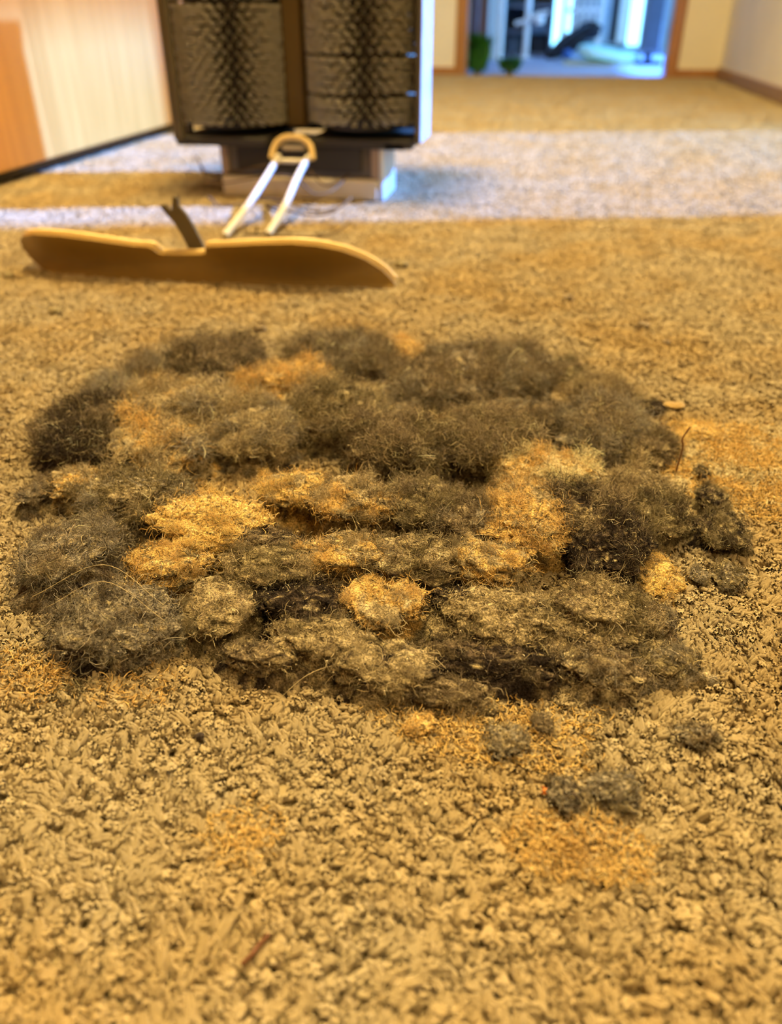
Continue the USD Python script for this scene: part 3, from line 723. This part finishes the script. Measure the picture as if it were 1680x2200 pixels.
CLUMPS = [
    ('lint_clump', (-0.3164, 0.5044, 0.0106), (0.0355, 0.0496, 0.022), dict(dark=2, brown=1), 1.0, 'dark wispy lint clump at the far left corner of the pile'),
    ('lint_clump', (-0.3418, 0.5803, 0.0047), (0.0217, 0.0304, 0.0135), dict(grey=1), 0.9, 'thin see-through wisp of grey lint above the dark far left clump'),
    ('lint_clump', (-0.2504, 0.5184, 0.0152), (0.0478, 0.0632, 0.026), dict(tan=3, grey=0.6, ochre=0.8), 0.42, 'large rounded tan lint ball at the upper left with an undercut front'),
    ('lint_clump', (-0.3214, 0.6346, 0.0055), (0.0252, 0.0353, 0.0156), dict(grey=2, brown=1), 0.9, 'small grey wisp of lint behind the large rounded tan ball'),
    ('lint_clump', (-0.268, 0.6459, 0.0091), (0.042, 0.0556, 0.026), dict(dark=1, brown=2), 0.9, 'dark brown fuzzy lint clump at the back edge, left of the ochre one'),
    ('lint_clump', (-0.196, 0.6078, 0.01), (0.0395, 0.0411, 0.0245), dict(tan=1, ochre=2, olive=1), 0.5, 'ochre and olive lint clump at the back left of the pile'),
    ('lint_clump', (-0.2159, 0.6057, 0.0095), (0.0139, 0.0194, 0.0086), dict(olive=2, ochre=0.6), 0.4, 'small olive lint knot on the ochre back left clump'),
    ('lint_clump', (-0.1677, 0.6962, 0.0077), (0.0567, 0.0365, 0.0216), dict(brown=2, grey=1), 1.0, 'long flat wisp of brown lint along the back edge of the pile'),
    ('fibre_tuft', (-0.1202, 0.7298, 0.0043), (0.0225, 0.0208, 0.0121), dict(ochre=1), 0.5, 'small ochre carpet fibre tuft peeking over the back edge'),
    ('lint_clump', (-0.0542, 0.655, 0.0091), (0.0569, 0.0797, 0.026), dict(grey=1, brown=2), 1.0, 'large grey-brown fluffy lint ball at the middle of the back edge'),
    ('lint_clump', (-0.0028, 0.6845, 0.0073), (0.0334, 0.0467, 0.0207), dict(brown=2, grey=1), 0.9, 'brown lint puff right of the large fluffy back ball'),
    ('lint_clump', (0.0397, 0.7058, 0.004), (0.017, 0.0224, 0.0105), dict(olive=1, brown=1), 0.6, 'little olive-brown lint knot standing alone at the back right edge'),
    ('lint_clump', (0.0732, 0.6541, 0.0056), (0.0258, 0.0261, 0.016), dict(tan=1, brown=2), 0.7, 'thin brown lint fringe at the back right edge of the pile'),
    ('lint_clump', (0.0633, 0.5766, 0.0091), (0.0341, 0.0446, 0.0211), dict(grey=3, brown=1), 0.75, 'smooth grey lint ball at the far right of the pile'),
    ('lint_clump', (0.026, 0.5835, 0.0107), (0.0164, 0.023, 0.0102), dict(dark=1, brown=1), 0.7, 'dark upright lint ridge left of the smooth grey far right ball'),
    ('lint_clump', (0.0963, 0.5561, 0.0082), (0.019, 0.0266, 0.0118), dict(brown=2, tan=1), 0.7, 'loose brown lint at the right edge beside the golden dust'),
    ('lint_clump', (-0.1377, 0.5496, 0.0175), (0.0413, 0.037, 0.0243), dict(olive=2, brown=1, tan=0.7), 0.7, 'olive-brown stringy lint clump in the upper middle of the pile'),
    ('lint_clump', (-0.1858, 0.5132, 0.019), (0.0276, 0.0377, 0.0171), dict(tan=2, grey=1), 0.7, 'pale looped lint clump right of the large rounded tan ball'),
    ('lint_clump', (-0.0813, 0.495, 0.0218), (0.036, 0.0321, 0.0221), dict(brown=2, dark=0.6, olive=1), 0.7, 'matted brown lint clump behind the centre of the pile'),
    ('fibre_tuft', (-0.0504, 0.5432, 0.0177), (0.014, 0.0118, 0.0079), dict(ochre=1), 0.5, 'small orange carpet fibre tuft caught in brown lint behind the centre'),
    ('lint_clump', (-0.0175, 0.5199, 0.0185), (0.0351, 0.0353, 0.0218), dict(brown=2, olive=1), 0.7, 'brown lint clump behind the bright cream tuft'),
    ('fibre_tuft', (0.0255, 0.4822, 0.0183), (0.0297, 0.0201, 0.0141), dict(cream=2, ochre=1), 0.45, 'bright cream carpet fibre tuft standing up right of the centre'),
    ('fibre_tuft', (0.0115, 0.4203, 0.0201), (0.0241, 0.0337, 0.0149), dict(ochre=2, tan=1), 0.45, 'ochre carpet fibre slope below the bright cream tuft'),
    ('lint_clump', (0.0485, 0.4365, 0.0174), (0.0231, 0.0324, 0.0143), dict(brown=2, dark=1, tan=0.5), 0.7, 'speckled brown lint clump below the bright cream tuft'),
    ('lint_clump', (0.0613, 0.4097, 0.0157), (0.0248, 0.0299, 0.0154), dict(dark=3), 0.55, 'darkest brown lint clump at the right of the pile'),
    ('lint_clump', (0.0957, 0.4519, 0.0129), (0.0176, 0.0247, 0.0109), dict(olive=2, dark=0.6), 0.7, 'olive lint clump outside the darkest right clump'),
    ('lint_clump', (0.0842, 0.485, 0.0134), (0.0171, 0.0219, 0.0106), dict(tan=2, brown=1), 0.7, 'tan lint scrap above the olive clump at the right edge'),
    ('lint_clump', (0.1327, 0.4834, 0.0084), (0.0108, 0.0149, 0.0067), dict(olive=1, dark=0.5), 0.6, 'round olive lint knot lying on the golden dust at the right'),
    ('lint_clump', (0.1331, 0.4433, 0.0086), (0.0158, 0.0194, 0.0098), dict(dark=1, olive=1), 0.7, 'dark lint scrap in front of the golden dust at the right'),
    ('fibre_tuft', (-0.1703, 0.3823, 0.0211), (0.0308, 0.0205, 0.0151), dict(gold=1), 0.4, 'brightest golden carpet fibre tuft at the left of the pile'),
    ('fibre_tuft', (-0.1354, 0.4234, 0.0236), (0.0222, 0.0167, 0.012), dict(gold=2, tan=1), 0.45, 'golden carpet fibre tuft right behind the brightest left one'),
    ('fibre_tuft', (-0.2871, 0.4199, 0.0143), (0.0155, 0.0145, 0.0096), dict(ochre=1, tan=2), 0.5, 'pale tan carpet fibre tuft at the left edge'),
    ('lint_clump', (-0.2337, 0.4094, 0.0186), (0.0359, 0.0247, 0.0175), dict(olive=2, tan=1, grey=1), 0.7, 'olive lint clump in front of the large rounded tan ball'),
    ('lint_clump', (-0.3077, 0.4111, 0.012), (0.0108, 0.0151, 0.0067), dict(grey=1, brown=1), 0.8, 'small grey wisp at the left edge beside the pale tan tuft'),
    ('lint_clump', (-0.25, 0.3481, 0.0131), (0.0259, 0.0362, 0.016), dict(grey=2, brown=1, tan=0.5), 0.8, 'broad grey lint clump on the left side of the pile'),
    ('lint_clump', (-0.1961, 0.2956, 0.0095), (0.0328, 0.0272, 0.0204), dict(grey=3, dark=0.5), 0.75, 'silvery grey lint ball at the front left corner of the pile'),
    ('fibre_tuft', (-0.1863, 0.3418, 0.0168), (0.0223, 0.0172, 0.013), dict(ochre=2, olive=0.5), 0.45, 'ragged ochre carpet fibre tuft behind the silvery front left ball'),
    ('lint_clump', (-0.146, 0.3133, 0.0146), (0.0185, 0.024, 0.0114), dict(tan=2, olive=1), 0.5, 'tan lint ridge right of the silvery front left ball'),
    ('lint_clump', (-0.1275, 0.346, 0.0194), (0.0298, 0.0167, 0.0128), dict(tan=1, olive=1), 0.55, 'olive-tan lint clump below the brightest golden tuft'),
    ('lint_clump', (-0.1394, 0.3672, 0.0211), (0.0229, 0.0113, 0.0085), dict(dark=1, brown=1), 0.55, 'dark lint strip beneath the brightest golden tuft'),
    ('lint_clump', (-0.0981, 0.3196, 0.0161), (0.0269, 0.0168, 0.0132), dict(dark=3), 0.5, 'blackish lint clump, shade of a hollow in its colour, front middle of the pile'),  # near-black colour puts in the shade of a pit between clumps
    ('lint_clump', (-0.091, 0.4133, 0.0238), (0.0316, 0.0212, 0.0155), dict(tan=2, ochre=1, brown=0.5), 0.55, 'speckled tan lint clump at the centre of the pile'),
    ('lint_clump', (-0.0543, 0.4204, 0.0233), (0.0245, 0.022, 0.0152), dict(brown=1, olive=2), 0.65, 'olive lint clump right of the speckled tan centre clump'),
    ('lint_clump', (-0.0246, 0.4111, 0.022), (0.0197, 0.0251, 0.0122), dict(brown=2, grey=1), 0.65, 'grey-flecked brown lint clump behind the front slab'),
    ('lint_clump', (-0.0885, 0.3617, 0.0211), (0.0263, 0.0171, 0.013), dict(ochre=1, tan=2), 0.5, 'pale gold lint clump in the front middle above the blackish hollow'),
    ('lint_clump', (-0.0465, 0.3651, 0.0204), (0.0287, 0.02, 0.0153), dict(olive=1, tan=1, brown=1), 0.6, 'speckled olive lint clump at the centre front'),
    ('lint_clump', (-0.0076, 0.3694, 0.0189), (0.0261, 0.0184, 0.0141), dict(tan=2, ochre=1), 0.55, 'tan lint clump left of the darkest right clump'),
    ('fibre_tuft', (-0.0588, 0.3293, 0.0169), (0.0184, 0.0214, 0.0114), dict(ochre=2, tan=1), 0.45, 'ochre carpet fibre tuft between the two front slabs'),
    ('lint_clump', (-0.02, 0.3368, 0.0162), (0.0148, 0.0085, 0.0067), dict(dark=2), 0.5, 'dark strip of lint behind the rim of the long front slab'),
    ('lint_slab', (0.0003, 0.3277, 0.0137), (0.0374, 0.0205, 0.0163), dict(tan=3, olive=1), 0.35, 'long arched slab of matted tan lint with a bright upper rim at the front'),
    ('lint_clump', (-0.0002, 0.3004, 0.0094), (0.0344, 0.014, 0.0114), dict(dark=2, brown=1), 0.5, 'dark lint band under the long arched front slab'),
    ('lint_slab', (-0.0869, 0.2993, 0.0127), (0.0282, 0.0158, 0.0127), dict(tan=2, olive=1), 0.4, 'smaller slab of matted tan lint at the front left of the long slab'),
    ('lint_clump', (-0.056, 0.2872, 0.0097), (0.0273, 0.0163, 0.0133), dict(tan=2, brown=1, dark=0.5), 0.6, 'speckled lint clump with loose loops at the very front'),
    ('lint_clump', (-0.114, 0.2839, 0.0098), (0.0208, 0.0103, 0.0083), dict(dark=1, brown=1, tan=1), 0.6, 'dark thin lint fringe at the front left of the slabs'),
    ('lint_clump', (0.0532, 0.3435, 0.0114), (0.0282, 0.0281, 0.0175), dict(olive=2, brown=1, tan=1), 0.6, 'olive-brown lint clump right of the long arched slab'),
    ('fibre_tuft', (0.0887, 0.3967, 0.003), (0.0122, 0.0171, 0.0076), dict(gold=1), 0.4, 'golden carpet fibre tuft on the carpet right of the darkest clump'),
    ('lint_clump', (0.0499, 0.3086, 0.0066), (0.0264, 0.0167, 0.0135), dict(brown=2, grey=1, tan=0.5), 0.65, 'brown matted lint clump at the front right of the pile'),
    ('lint_clump', (-0.0274, 0.2789, 0.0068), (0.0289, 0.0097, 0.008), dict(brown=2, tan=1), 0.6, 'thin brown lint fringe along the front middle edge'),
    ('lint_clump', (0.0849, 0.32, 0.0048), (0.0187, 0.0118, 0.0094), dict(grey=1, tan=1, olive=1), 0.75, 'thin grey lint fringe at the front right edge'),
    ('lint_clump', (0.0789, 0.3469, 0.0091), (0.0135, 0.0119, 0.0084), dict(grey=1, brown=1), 0.7, 'small grey lint scrap at the right edge of the pile'),
    ('lint_scrap', (0.1297, 0.4014, 0.003), (0.0094, 0.0132, 0.0059), dict(grey=1, olive=1), 0.7, 'right one of two grey lint scraps lying on bare carpet at the right'),
    ('lint_scrap', (0.1128, 0.4008, 0.003), (0.0054, 0.0076, 0.0034), dict(grey=1, olive=1), 0.7, 'left one of two grey lint scraps lying on bare carpet at the right'),
    ('lint_scrap', (0.0931, 0.2736, 0.003), (0.0095, 0.0069, 0.0057), dict(grey=1, brown=1), 0.7, 'grey lint scrap on the carpet off the front right edge'),
    ('lint_scrap', (0.0345, 0.2301, 0.003), (0.0087, 0.0091, 0.0054), dict(dark=1, grey=0.5), 0.7, 'dark lint scrap behind the orange dust patch in front'),
    ('lint_scrap', (0.0549, 0.2372, 0.003), (0.0118, 0.0098, 0.0073), dict(grey=1, olive=1), 0.7, 'grey-olive lint scrap right of the dark scrap in front'),
    ('lint_scrap', (0.0092, 0.2565, 0.003), (0.0105, 0.0097, 0.0065), dict(grey=1, tan=1), 0.8, 'thin grey lint scrap on the golden dust in front'),
    ('lint_scrap', (0.0246, 0.269, 0.003), (0.0053, 0.0067, 0.0033), dict(brown=1), 0.8, 'small brown lint scrap off the front edge of the pile'),
    ('lint_scrap', (0.1104, 0.6374, 0.003), (0.0097, 0.0135, 0.006), dict(dark=1), 0.5, 'dark lint crumb at the back right beside the yellow flake'),
    ('lint_scrap', (0.1347, 0.5288, 0.003), (0.005, 0.007, 0.0031), dict(dark=1, olive=1), 0.4, 'tiny dark crumb sitting on the golden dust'),
    ('fibre_tuft', (0.1418, 0.5985, 0.003), (0.0128, 0.0136, 0.0079), dict(gold=1), 0.4, 'golden fibre tuft on top of the golden dust at the right'),
    ('fibre_tuft', (0.1182, 0.5781, 0.003), (0.0107, 0.015, 0.0066), dict(gold=1), 0.4, 'golden fibre tuft at the left end of the golden dust'),
    ('fibre_tuft', (-0.0313, 0.2594, 0.003), (0.0053, 0.0075, 0.0033), dict(ochre=1), 0.4, 'small golden fibre tuft alone in front of the pile'),
]

PILE = [c for c in CLUMPS if c[0] != 'lint_scrap' and not (c[0] == 'fibre_tuft' and (c[1][0] > .10 or c[1][1] < .29))]
def blanket(g, seed):
    """Height of the matted bed at the points g and the clump that each point belongs to: the clumps run into one another here."""
    w = g[:, :2] + .016 * (np.stack([fbm(g * 55 + s + seed, 3, 3 + s) for s in (0, 5)], 1) - .5)
    best, who = np.full(len(g), -9.0), np.zeros(len(g), int)
    h = np.zeros(len(g))
    for i, (_, c, rd, _, fz, _) in enumerate(PILE):
        e2 = ((w[:, 0] - c[0]) / (rd[0] * 1.12)) ** 2 + ((w[:, 1] - c[1]) / (rd[1] * 1.12)) ** 2
        h = np.maximum(h, (c[2] + rd[2]) * (.72 - .22 * fz) * np.clip(1 - e2, 0, 1) ** 1.1)
        who = np.where(-e2 > best, i, who)
        best = np.maximum(best, -e2)
    return h, who, best

for i, (name, loc, rad, shades, fuzz, label) in enumerate(CLUMPS):
    lint(name, loc, rad, shades, fuzz, label, 'carpet fibre' if name == 'fibre_tuft' else 'lint', seed=500 + i)

# fine debris between and around the clumps
def scatter(name, cx, cy, rx, ry, n, shades, label, seed, zmax=.004, length=.007, grit_n=0, cat='dust', base=0):
    r = np.random.default_rng(seed)
    a, q = r.uniform(0, 2 * np.pi, n), np.sqrt(r.uniform(0, 1, n)) ** 1.3
    edge = .65 + .7 * fbm(np.stack([np.cos(a), np.sin(a), 0 * a], 1) * 1.8 + seed, 3, seed)
    p = np.stack([q * np.cos(a) * rx * edge, q * np.sin(a) * ry * edge, 0 * a], 1)
    p[:, 2] = .0004 + zmax * (1 - .8 * q) * r.random(n) * (.3 + 1.4 * fbm(p * 60 + seed, 2, seed))
    col = shade_pick(p, shades, r, seed, stray=.10)
    d = r.normal(size=(n, 3)) * [1, 1, .35]
    k = 4
    P = [p]
    ax = r.normal(size=(n, 3))
    for _ in range(k - 1):
        d = d + .6 * np.cross(ax, d) * .5 + r.normal(0, .2, (n, 3)) * [1, 1, .4]
        d /= np.linalg.norm(d, axis=1, keepdims=True)
        P.append(P[-1] + d * (length / (k - 1)) * r.uniform(.4, 1.3, (n, 1)))
    P = np.stack(P, 1)
    P[..., 2] = np.clip(P[..., 2], .0003, zmax + .004)
    V, F = strands(P, r.uniform(.00016, .00034, n)[:, None] * np.array([.8, 1.1, 1, .5]), 3)
    C = np.repeat(col, k * 3, 0)
    if grit_n:
        c = p[r.integers(0, n, grit_n)] + r.normal(0, .002, (grit_n, 3)) * [1, 1, .3]
        c[:, 2] = np.maximum(c[:, 2], .0004)
        s = r.uniform(.0003, .0009, grit_n)[:, None]
        e = r.normal(size=(grit_n, 3)); e /= np.linalg.norm(e, axis=1, keepdims=True)
        gv, gf = strands(np.stack([c - e * s, c, c + e * s], 1), np.stack([.3 * s[:, 0], .9 * s[:, 0], .3 * s[:, 0]], 1), 4)
        gc = np.where(r.random((grit_n, 1)) < .35, np.array([.75, .62, .42]), np.array([.07, .055, .045])) * r.uniform(.6, 1.2, (grit_n, 1))
        F = np.vstack([F, gf + len(V)]); V = np.vstack([V, gv]); C = np.vstack([C, np.repeat(gc, 12, 0)])
    t = thing(name, label, cat, (cx, cy, 0), kind='stuff')
    if base:
        gx, gy = np.meshgrid(np.linspace(-1.15, 1.15, 210), np.linspace(-1.15, 1.15, 170))
        g = np.stack([gx.ravel() * rx, gy.ravel() * ry, 0 * gx.ravel()], 1)
        hz, who, best = blanket(g + [cx, cy, 0], seed)
        inside = best > -1.12
        hz = hz * (.75 + .5 * fbm(g * 90 + seed, 3, 6)) + .007 * (fbm(g * 260, 2, 8) - .5) * np.clip(hz / .006, 0, 1) + .0012
        g[:, 2] = np.where(inside, hz, -.006)
        q = np.arange(gx.size).reshape(gx.shape)
        f = np.vstack([np.stack([q[:-1, :-1].ravel(), q[:-1, 1:].ravel(), q[1:, 1:].ravel()], 1), np.stack([q[:-1, :-1].ravel(), q[1:, 1:].ravel(), q[1:, :-1].ravel()], 1)])
        f = f[(g[f][..., 2] > -.004).any(1)]
        used = np.unique(f)                                          # drop the unused grid points
        renum = np.zeros(len(g), int); renum[used] = np.arange(len(used))
        g, who, f = g[used], who[used], renum[f]
        def tones(pts, idx):
            out = np.zeros((len(pts), 3))
            for i in np.unique(idx):
                s = idx == i
                out[s] = shade_pick(pts[s], PILE[i][3], r, seed + int(i))
            return out
        coloured('matted_base', t, g, f, tones(g, who) * .85, True)
        on = np.nonzero(g[:, 2] > .002)[0]
        pick = on[r.integers(0, len(on), n)]
        C[:n * k * 3] = np.repeat(tones(g[pick], who[pick]), k * 3, 0)
        p2 = g[pick] + r.normal(0, .0012, (n, 3))
        P = P + (p2 - P[:, 0])[:, None]
        P[..., 2] = np.maximum(P[..., 2], .0006)
        V0, _ = strands(P, r.uniform(.0001, .0002, n)[:, None] * np.array([.8, 1.1, 1, .5]), 3)
        V = np.vstack([V0, V[len(V0):]])
    coloured('fibres', t, V, F, C, True, 'stuff')
scatter('lint_debris', -.105, .45, .285, .215, 13000, dict(brown=1.3, olive=1, tan=1, ochre=.5, dark=.6), 'matted bed of fine lint and grit lying under the clumps of the pile', 71, .014, .006, 2500, base=.017)
scatter('stray_lint', -.06, .40, .31, .215, 2600, dict(brown=1, grey=.6, dark=.8, tan=.6), 'sparse dark specks and fibres strewn around the pile', 77, .0012, .005, 900)
scatter('golden_dust', .165, .545,   .062, .080, 9000, dict(gold=1, cream=.5), 'patch of golden fibre dust on the carpet at the right of the pile', 72, .008, .006, 40)
scatter('front_dust', .0, .270, .060, .030, 2600, dict(gold=1.3, tan=.8), 'thin golden-brown dust on the carpet in front of the pile', 73, .003, .005, 120)
scatter('orange_dust', .040, .208, .030, .017, 1700, dict(ochre=1, gold=.8), 'small orange dust patch on the carpet nearest the camera at the right', 74, .003, .004, 60)
scatter('yellow_dust', -.094, .192, .018, .015, 420, dict(gold=1), 'faint yellow dust spot on the carpet left of centre in front', 75, .0015, .004)
scatter('edge_dust', -.215, .262, .07, .020, 1300, dict(ochre=1.2, olive=.5), 'orange-brown dust along the carpet under the silvery front left ball', 76, .004, .005, 60)

# long loose hairs arching out of the pile
r = np.random.default_rng(9)
HAIRS = [((-.325, .575, .02), (-.335, .60, .05), (-.30, .63, .055)), ((-.30, .60, .02), (-.305, .62, .045), (-.27, .64, .05)), ((-.10, .72, .01), (-.06, .70, .045), (-.01, .68, .02)), ((.0, .69, .02), (.03, .68, .05), (.055, .66, .02)), ((-.20, .69, .02), (-.17, .72, .045), (-.12, .74, .02)),
         ((-.06, .29, .012), (-.085, .275, .012), (-.10, .262, .003)), ((-.23, .29, .02), (-.20, .30, .033), (-.165, .29, .02)), ((-.24, .295, .022), (-.205, .31, .036), (-.17, .30, .022))]
for i, h in enumerate(HAIRS):
    where = ['curling up at the far left of the pile', 'curling beside the far left wisp of the pile', 'arching along the middle of the back edge', 'looping over the fluffy ball at the back edge', 'arching at the back edge left of the middle', 'trailing from the pile onto the front carpet', 'bent over the silvery front left ball', 'highest one bent over the silvery front left ball'][i]
    obj('loose_hair', tube(curve(h, 8), .0002 if i > 4 else .0003, 5), M['brown' if i < 5 else 'tan'], None, True, 'single loose hair ' + where, 'hair', 'loose hairs')
obj('loose_hair', tube(curve([(.116, .528, .0), (.118, .531, .02), (.117, .533, .026), (.121, .536, .034)], 8), [.0006] * 25, 6), M['twig'], None, True, 'thin red-brown hair standing upright in the golden dust', 'hair')

# crumbs and bits on the carpet
def crumb(name, x, y, r_, m, label, cat, seed, group=None):
    t = thing(name, label, cat, (x, y, 0), group=group)
    obj('crumb_body', blob((0, 0, r_ * .45), (r_, r_ * .8, r_ * .6), seed, .5, 2), M[m], t, smooth=True)
    rr = np.random.default_rng(seed)
    P = np.zeros((9, 3, 3))
    d = rr.normal(size=(9, 3)); d[:, 2] = np.abs(d[:, 2]); d /= np.linalg.norm(d, axis=1, keepdims=True)
    for k, q in enumerate((.5, 1.1, 1.7)):
        P[:, k] = d * r_ * q + rr.normal(0, r_ * .12, (9, 3)) + [0, 0, r_ * .3]
    obj('stray_fibres', strands(P, np.full(9, r_ * .06), 3), M[m], t, kind='stuff')
for i, (x, y, rr_, m, lab) in enumerate([
        (-.508, .787, .0075, 'olive', 'small brown crumb on bare carpet below the tray\'s left half'), (-.639, .909, .007, 'olive', 'small brown crumb on the carpet at the left end of the tray'), (.123, .848, .0065, 'brown', 'nearer of two brown crumbs on the open carpet at the right'),
        (.047, .933, .006, 'brown', 'farther brown crumb on the open carpet at the right'), (.141, .802, .004, 'brown', 'faint brown crumb in front of the two on the open right carpet'), (-.129, .237, .0022, 'dark', 'tiny black speck on the carpet in front of the pile'),
        (-.165, 1.04, .008, 'olive', 'brown crumb behind the right end of the tray'), (-.269, .771, .006, 'brown', 'brown lint crumb just behind the back edge of the pile')]):
    crumb('carpet_crumb', x, y, rr_, m, lab, 'crumb', 30 + i)
crumb('orange_crumb', .027, .233, .0018, 'orange_bit', 'tiny bright orange crumb beside the dark scrap in front', 'crumb', 51)
fk = blob((0, 0, .003), (.0085, .006, .002), 8, .35, 3)
fk.apply_translation((.129, .645, 0))
obj('yellow_flake', fk, M['flake'], None, True, 'flat yellow flake lying on the carpet at the back right', 'flake')
obj('twig', cat_(tube(curve([(-.0765, .1415, .001), (-.074, .1445, .0022), (-.0725, .1485, .0018), (-.070, .1525, .0026)], 6), .0009, 6)), M['twig'], None, True, 'reddish-brown bent sliver on the carpet nearest the camera', 'twig')
